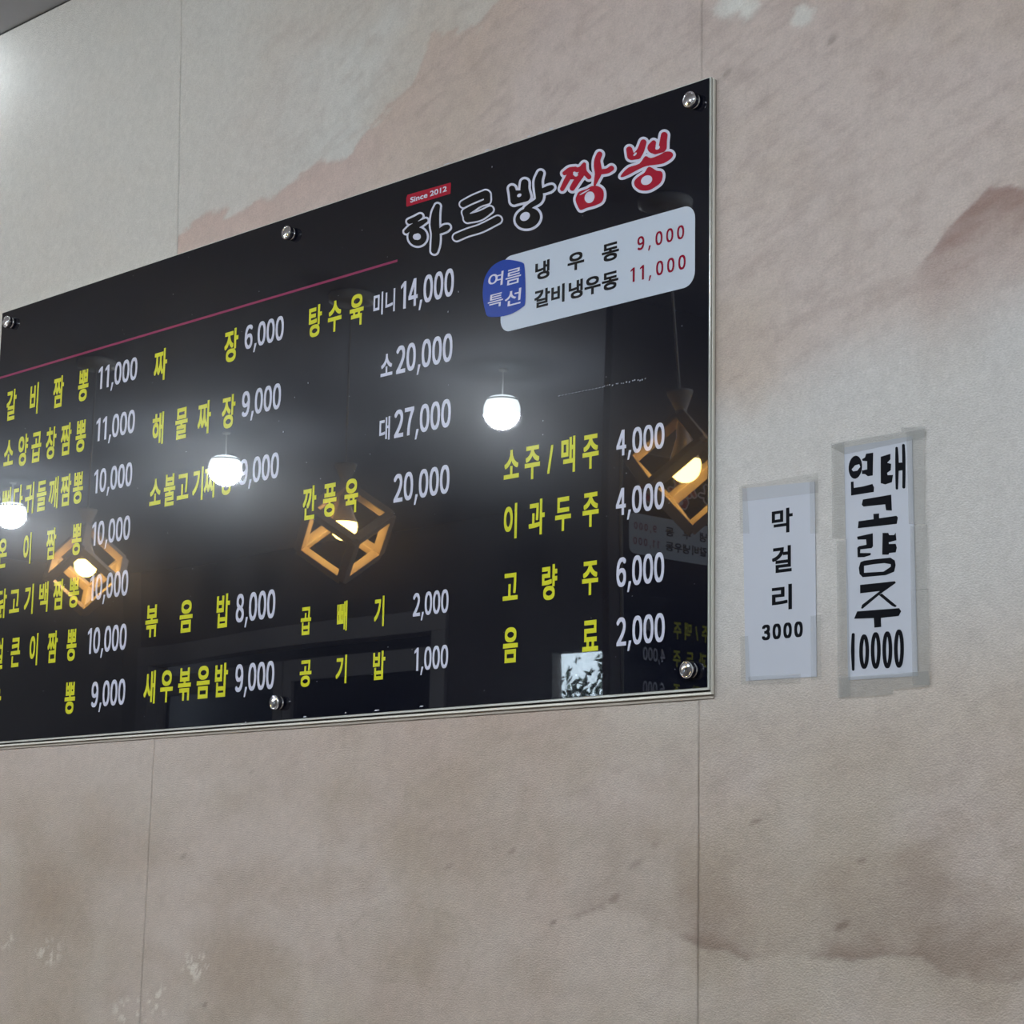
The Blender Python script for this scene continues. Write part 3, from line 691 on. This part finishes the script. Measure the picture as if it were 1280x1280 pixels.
# ------------------------------------------------------------------ second board on the divider wall
mb2 = copy_tree(mb)
d = ray(812, 676); t = (DIVX + FRONT) / d[0]; pv = CAM + d * t; pr_ = mirrored(pv)
loc = board(822, 335)
mb2.rotation_euler = (0, 0, math.pi / 2)
mb2.location = (DIVX, pr_[1] - loc[0], pr_[2] - loc[1])
tag(mb2, 'second black menu board, on the divider wall facing right, dimly mirrored in the first', 'menu board', 'menu boards of the room')

# ------------------------------------------------------------------ cube pendants (seen mirrored in the board)
ZC = CEIL
def virt_on_ceiling(x, y, z):
    d = ray(x, y); return CAM + d * ((z - CAM[2]) / d[2])
def pendant(px_can, ang, label, swing=0.0):
    v = virt_on_ceiling(*px_can, CEIL)
    p = mirrored(v)
    root = tag(empty('pendant_lamp', (p[0], p[1], CEIL)), label, 'pendant lamp', 'wooden cube pendants')
    E = 0.156; top = -0.540                       # cube edge, height of its upper corner below the ceiling
    bm = bmesh.new(); lathe(bm, [(0, 0), (0.062, 0), (0.066, -0.006), (0.064, -0.022), (0.050, -0.028), (0, -0.028)], 32); from_bm('ceiling_canopy', bm, M['canopy'], root, True)
    bm = bmesh.new(); lathe(bm, [(0, -0.026), (0.0032, -0.026), (0.0032, top + 0.05), (0, top + 0.05)], 10); from_bm('cord', bm, M['cord'], root, True)
    bm = bmesh.new(); lathe(bm, [(0, top + 0.058), (0.030, top + 0.058), (0.031, top + 0.054), (0.013, top + 0.012), (0.013, top - 0.03), (0, top - 0.03)], 28); from_bm('socket_cone', bm, M['lamp_metal'], root, False)
    tc_ = np.array([CAM[0] - v[0], CAM[1] - v[1]]); tc_ /= np.linalg.norm(tc_); fx, fy = -tc_; rr = np.array([fy, -fx])          # cube standing on a corner
    def corner(a, hz, rad):
        dv = math.cos(a) * tc_ + math.sin(a) * rr
        return np.array([dv[0] * rad, -dv[1] * rad, hz])            # y mirrored: the real lamp
    H = E * math.sqrt(3); R = E * math.sqrt(2.0 / 3.0)
    B = np.array([0, 0, top - H]); T = np.array([0, 0, top])
    A = [math.radians(ang + 120 * k) for k in range(3)]
    Lo = [corner(a, top - H * 2 / 3, R) for a in A]; Up = [corner(a + math.pi / 3, top - H / 3, R) for a in A]
    edges = [(B, l) for l in Lo] + [(T, u) for u in Up]
    for k in range(3): edges += [(Lo[k], Up[k]), (Lo[k], Up[(k + 2) % 3])]
    ax = [(l - B) / E for l in Lo]; h = 0.0125
    for a, b in edges:
        dv = (b - a) / np.linalg.norm(b - a)
        n = [q for q in ax if abs(abs(q @ dv)) < 0.5]
        a2, b2 = a - dv * h * 0.0, b + dv * h * 0.0
        cs = [a2 + s * n[0] * h + t_ * n[1] * h for s, t_ in ((-1, -1), (1, -1), (1, 1), (-1, 1))]; ds = [c + (b2 - a2) for c in cs]
        bm = bmesh.new(); vs = [bm.verts.new(c) for c in cs + ds]
        for q in ((0, 1, 2, 3), (7, 6, 5, 4), (0, 4, 5, 1), (1, 5, 6, 2), (2, 6, 7, 3), (3, 7, 4, 0)): bm.faces.new([vs[i] for i in q])
        bmesh.ops.recalc_face_normals(bm, faces=bm.faces)
        bmesh.ops.bevel(bm, geom=list(bm.edges), offset=0.0012, segments=1, affect='EDGES')
        from_bm('slat', bm, M['wood'], root)
    zb = top - 0.030
    bm = bmesh.new(); lathe(bm, [(0.0135, zb), (0.0150, zb - 0.008), (0.0150, zb - 0.022), (0.023, zb - 0.045), (0.033, zb - 0.070), (0.0355, zb - 0.078)], 28); from_bm('bulb_base', bm, M['lamp_metal'], root, True)
    bm = bmesh.new(); lathe(bm, [(0.0352, zb - 0.078), (0.0368, zb - 0.088), (0.0350, zb - 0.101), (0.0295, zb - 0.114), (0.0205, zb - 0.123), (0.0105, zb - 0.128), (0, zb - 0.129)], 28); from_bm('glowing_bulb', bm, M['bulb'], root, True)
    if swing:                                     # the lamp hangs a little out of plumb from its canopy
        rot = Matrix.Rotation(math.radians(swing), 4, Vector((rr[0], -rr[1], 0)).cross(Vector((0, 0, 1))))
        for ch in children(root):
            if not ch.name.startswith('ceiling_canopy'): ch.data.transform(rot)
    return root
pendant((440, 368), 13, 'wooden cube pendant lamp mirrored mid board, below the row of 깐풍육')
pendant((121, 450), -66, 'wooden cube pendant lamp mirrored near the board\'s left end')
pendant((832, 247), -42, 'wooden cube pendant lamp mirrored at the board\'s right edge', 4.6)

# ------------------------------------------------------------------ round globe lamps under the ceiling (some seen mirrored, the rest added unseen)
def globe(x, y, label, r=0.0600):
    root = tag(empty('globe_lamp', (x, y, CEIL)), label, 'globe lamp', 'white globe lamps')
    cz = -0.135; a0 = 1.00; rt = r * math.sin(a0); zt = cz + r * math.cos(a0)
    bm = bmesh.new(); lathe(bm, [(0, 0), (0.014, 0), (0.015, -0.003), (0.012, -0.008), (0.0022, -0.010), (0.0022, zt + 0.014), (0, zt + 0.014)], 32); from_bm('ceiling_rod', bm, M['canopy'], root, True)
    bm = bmesh.new(); lathe(bm, [(0, zt + 0.015), (rt * .50, zt + 0.014), (rt * .80, zt + 0.010), (rt * .90, zt + 0.005), (rt * .90, zt + 0.004), (0, zt + 0.003)], 36); from_bm('glow_disc', bm, M['globe_cap'], root, True)
    bm = bmesh.new(); lathe(bm, [(rt * .80, zt + 0.0035), (rt + .0015, zt + 0.003), (rt + .002, zt), (rt + .001, zt - .0015), (rt * .80, zt - .001)], 36); from_bm('globe_ring', bm, M['globe_ring'], root, True)
    arc = lambda u0, u1, n: [(r * math.sin(u0 + (u1 - u0) * k / n), cz + r * math.cos(u0 + (u1 - u0) * k / n)) for k in range(n + 1)]
    am = 1.85
    bm = bmesh.new(); lathe(bm, [(0, zt)] + arc(a0, am, 10), 36); from_bm('globe_shoulder', bm, M['globe_dim'], root, True)
    bm = bmesh.new(); lathe(bm, arc(am, math.pi - 0.001, 16)[:-1] + [(0, cz - r)], 36); from_bm('glowing_globe', bm, M['globe'], root, True)
    return root
vg = virt_on_ceiling(624.5, 511, CEIL - 0.135); GX0 = vg[0]; GY = mirrored(vg)[1]
vg2 = virt_on_ceiling(257, 580.5, CEIL - 0.135); GP = GX0 - vg2[0]
for k, lab in enumerate(('white globe lamp mirrored right of the board\'s middle, above 소주', 'white globe lamp mirrored over 소불고기짜장', 'white globe lamp mirrored at the board\'s left edge')):
    globe(GX0 - k * GP, GY, lab)
globe(-3.15, GY, 'added unseen white globe lamp behind the viewer beside the divider wall')  # from here on unseen lamps, added along the row to light the wall
globe(-1.85, GY, 'white globe lamp behind the viewer, level with the board\'s right part')
globe(-0.45, GY, 'added unseen white globe lamp behind the viewer, above the seat')
globe(0.95, GY, 'added unseen white globe lamp behind the viewer, rightmost of the row')
# recessed spot close to the wall
sp0 = tag(empty('recessed_spotlight', (-4.0, -0.13, CEIL)), 'small recessed ceiling spotlight grazing the wall above the board\'s left end', 'spotlight')
bm = bmesh.new(); lathe(bm, [(0.030, -0.001), (0.045, -0.001), (0.046, -0.004), (0.031, -0.006), (0.030, -0.001)], 32); from_bm('trim_ring', bm, M['canopy'], sp0, True)
bm = bmesh.new(); lathe(bm, [(0, -0.016), (0.010, -0.0152), (0.020, -0.0125), (0.027, -0.0085), (0.030, -0.004), (0.030, -0.001), (0, -0.001)], 32); from_bm('glowing_lens', bm, M['spot'], sp0)

# ------------------------------------------------------------------ opposite wall with its openings (seen mirrored)
YO = -RY0 - 2 * FRONT                            # mirrored distance of the opposite wall
def opp(x, y): p = at_plane(x, y, YO); return p[0], p[2]
ax0, az = opp(186, 800)[0], opp(360, 786)[1]; ax1 = opp(541, 800)[0]
wx0, wz1 = opp(697, 816)[0] - 0.05, opp(697, 812)[1]; wx1 = opp(760, 816)[0]; wz0 = 0.95
ft = 0.10
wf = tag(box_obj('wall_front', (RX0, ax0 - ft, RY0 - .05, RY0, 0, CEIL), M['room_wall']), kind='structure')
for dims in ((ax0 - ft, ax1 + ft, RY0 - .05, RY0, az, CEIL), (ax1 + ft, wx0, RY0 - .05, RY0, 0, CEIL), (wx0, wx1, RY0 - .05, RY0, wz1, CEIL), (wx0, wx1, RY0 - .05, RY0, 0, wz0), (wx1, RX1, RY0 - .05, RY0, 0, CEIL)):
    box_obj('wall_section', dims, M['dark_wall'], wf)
dr = tag(empty('door_1', (0, RY0, 0)), kind='structure')
bm = bmesh.new(); box(bm, ax0 - ft, ax1 + ft, -0.10, 0.02, az - ft, az, 0.003); from_bm('door_head', bm, M['frame_grey'], dr)
for xa in (ax0 - ft, ax1): box_obj('door_jamb', (xa, xa + ft, -0.10, 0.02, 0, az - ft), M['frame_grey'], dr, bevel=0.003)
w3 = (ax1 - ax0) / 2
for k in range(2):
    xa = ax0 + k * w3
    leaf = box_obj('door_leaf', (xa + .005, xa + .07, -0.08, -0.04, 0.005, az - ft - .06), M['frame_grey'], dr)
    box_obj('leaf_rail', (xa + .07, xa + w3 - .07, -0.08, -0.04, az - ft - .16, az - ft - .06), M['frame_grey'], leaf)
    box_obj('leaf_stile', (xa + w3 - .07, xa + w3 - .005, -0.08, -0.04, 0.005, az - ft - .06), M['frame_grey'], leaf)
    box_obj('pane', (xa + .07, xa + w3 - .07, -0.064, -0.058, 0.005, az - ft - .16), M['glass'], leaf)
# unlit back room behind the glass doors
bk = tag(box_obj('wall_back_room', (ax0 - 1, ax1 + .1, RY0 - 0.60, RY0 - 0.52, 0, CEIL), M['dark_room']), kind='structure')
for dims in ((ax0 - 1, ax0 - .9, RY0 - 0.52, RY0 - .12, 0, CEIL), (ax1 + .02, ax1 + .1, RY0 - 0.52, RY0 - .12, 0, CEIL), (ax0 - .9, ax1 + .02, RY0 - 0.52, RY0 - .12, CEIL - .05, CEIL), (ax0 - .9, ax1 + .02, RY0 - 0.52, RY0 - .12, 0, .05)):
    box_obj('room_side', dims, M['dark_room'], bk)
# small window to the daylight
wd = tag(empty('window_1', (0, RY0, 0)), kind='structure')
for dims in ((wx0, wx0 + .02, -.045, .012, wz0, wz1), (wx1 - .02, wx1, -.045, .012, wz0, wz1)): box_obj('window_jamb', dims, M['dark_wall'], wd)
for dims in ((wx0, wx1, -.045, .012, wz1 - .02, wz1), (wx0, wx1, -.045, .03, wz0 - .03, wz0)): box_obj('window_rail', dims, M['dark_wall'], wd)
box_obj('pane', (wx0 + .03, wx1 - .03, -.030, -.026, wz0, wz1 - .02), M['glass'], wd)
# shrub outside the window
sx_, sy_ = (wx0 + wx1) / 2 - 0.30, RY0 - 0.66
sh = tag(empty('garden_shrub', (sx_, sy_, 0)), 'dark leafy shrub outside the small window, mirrored in the board\'s lower right', 'shrub')
bm = bmesh.new()
rs = np.random.RandomState(5)
for k in range(5200):
    a, rad, hz = rs.rand() * 6.283, 0.50 * math.sqrt(rs.rand()), rs.rand()
    c = Vector((rad * math.cos(a), rad * .5 * math.sin(a), 0.3 + hz ** .7 * (1.81 + 0.10 * math.sin(a * 3 + rad * 9) + .10 * rs.rand())))
    dv = Vector(rs.normal(size=3)).normalized(); sv_ = dv.cross(Vector(rs.normal(size=3))).normalized(); L = 0.022 + .022 * rs.rand()
    vs = [bm.verts.new(c + q) for q in (-dv * L, sv_ * L * .32 - dv * L * .1, dv * L, -sv_ * L * .32 - dv * L * .1)]
    bm.faces.new(vs)
tag(from_bm('foliage', bm, M['leaf'], sh), kind='stuff')
bm = bmesh.new(); lathe(bm, [(0, 0), (0.05, 0), (0.035, 0.6), (0.02, 1.5), (0, 1.5)], 10); from_bm('trunk', bm, M['bark'], sh, True)
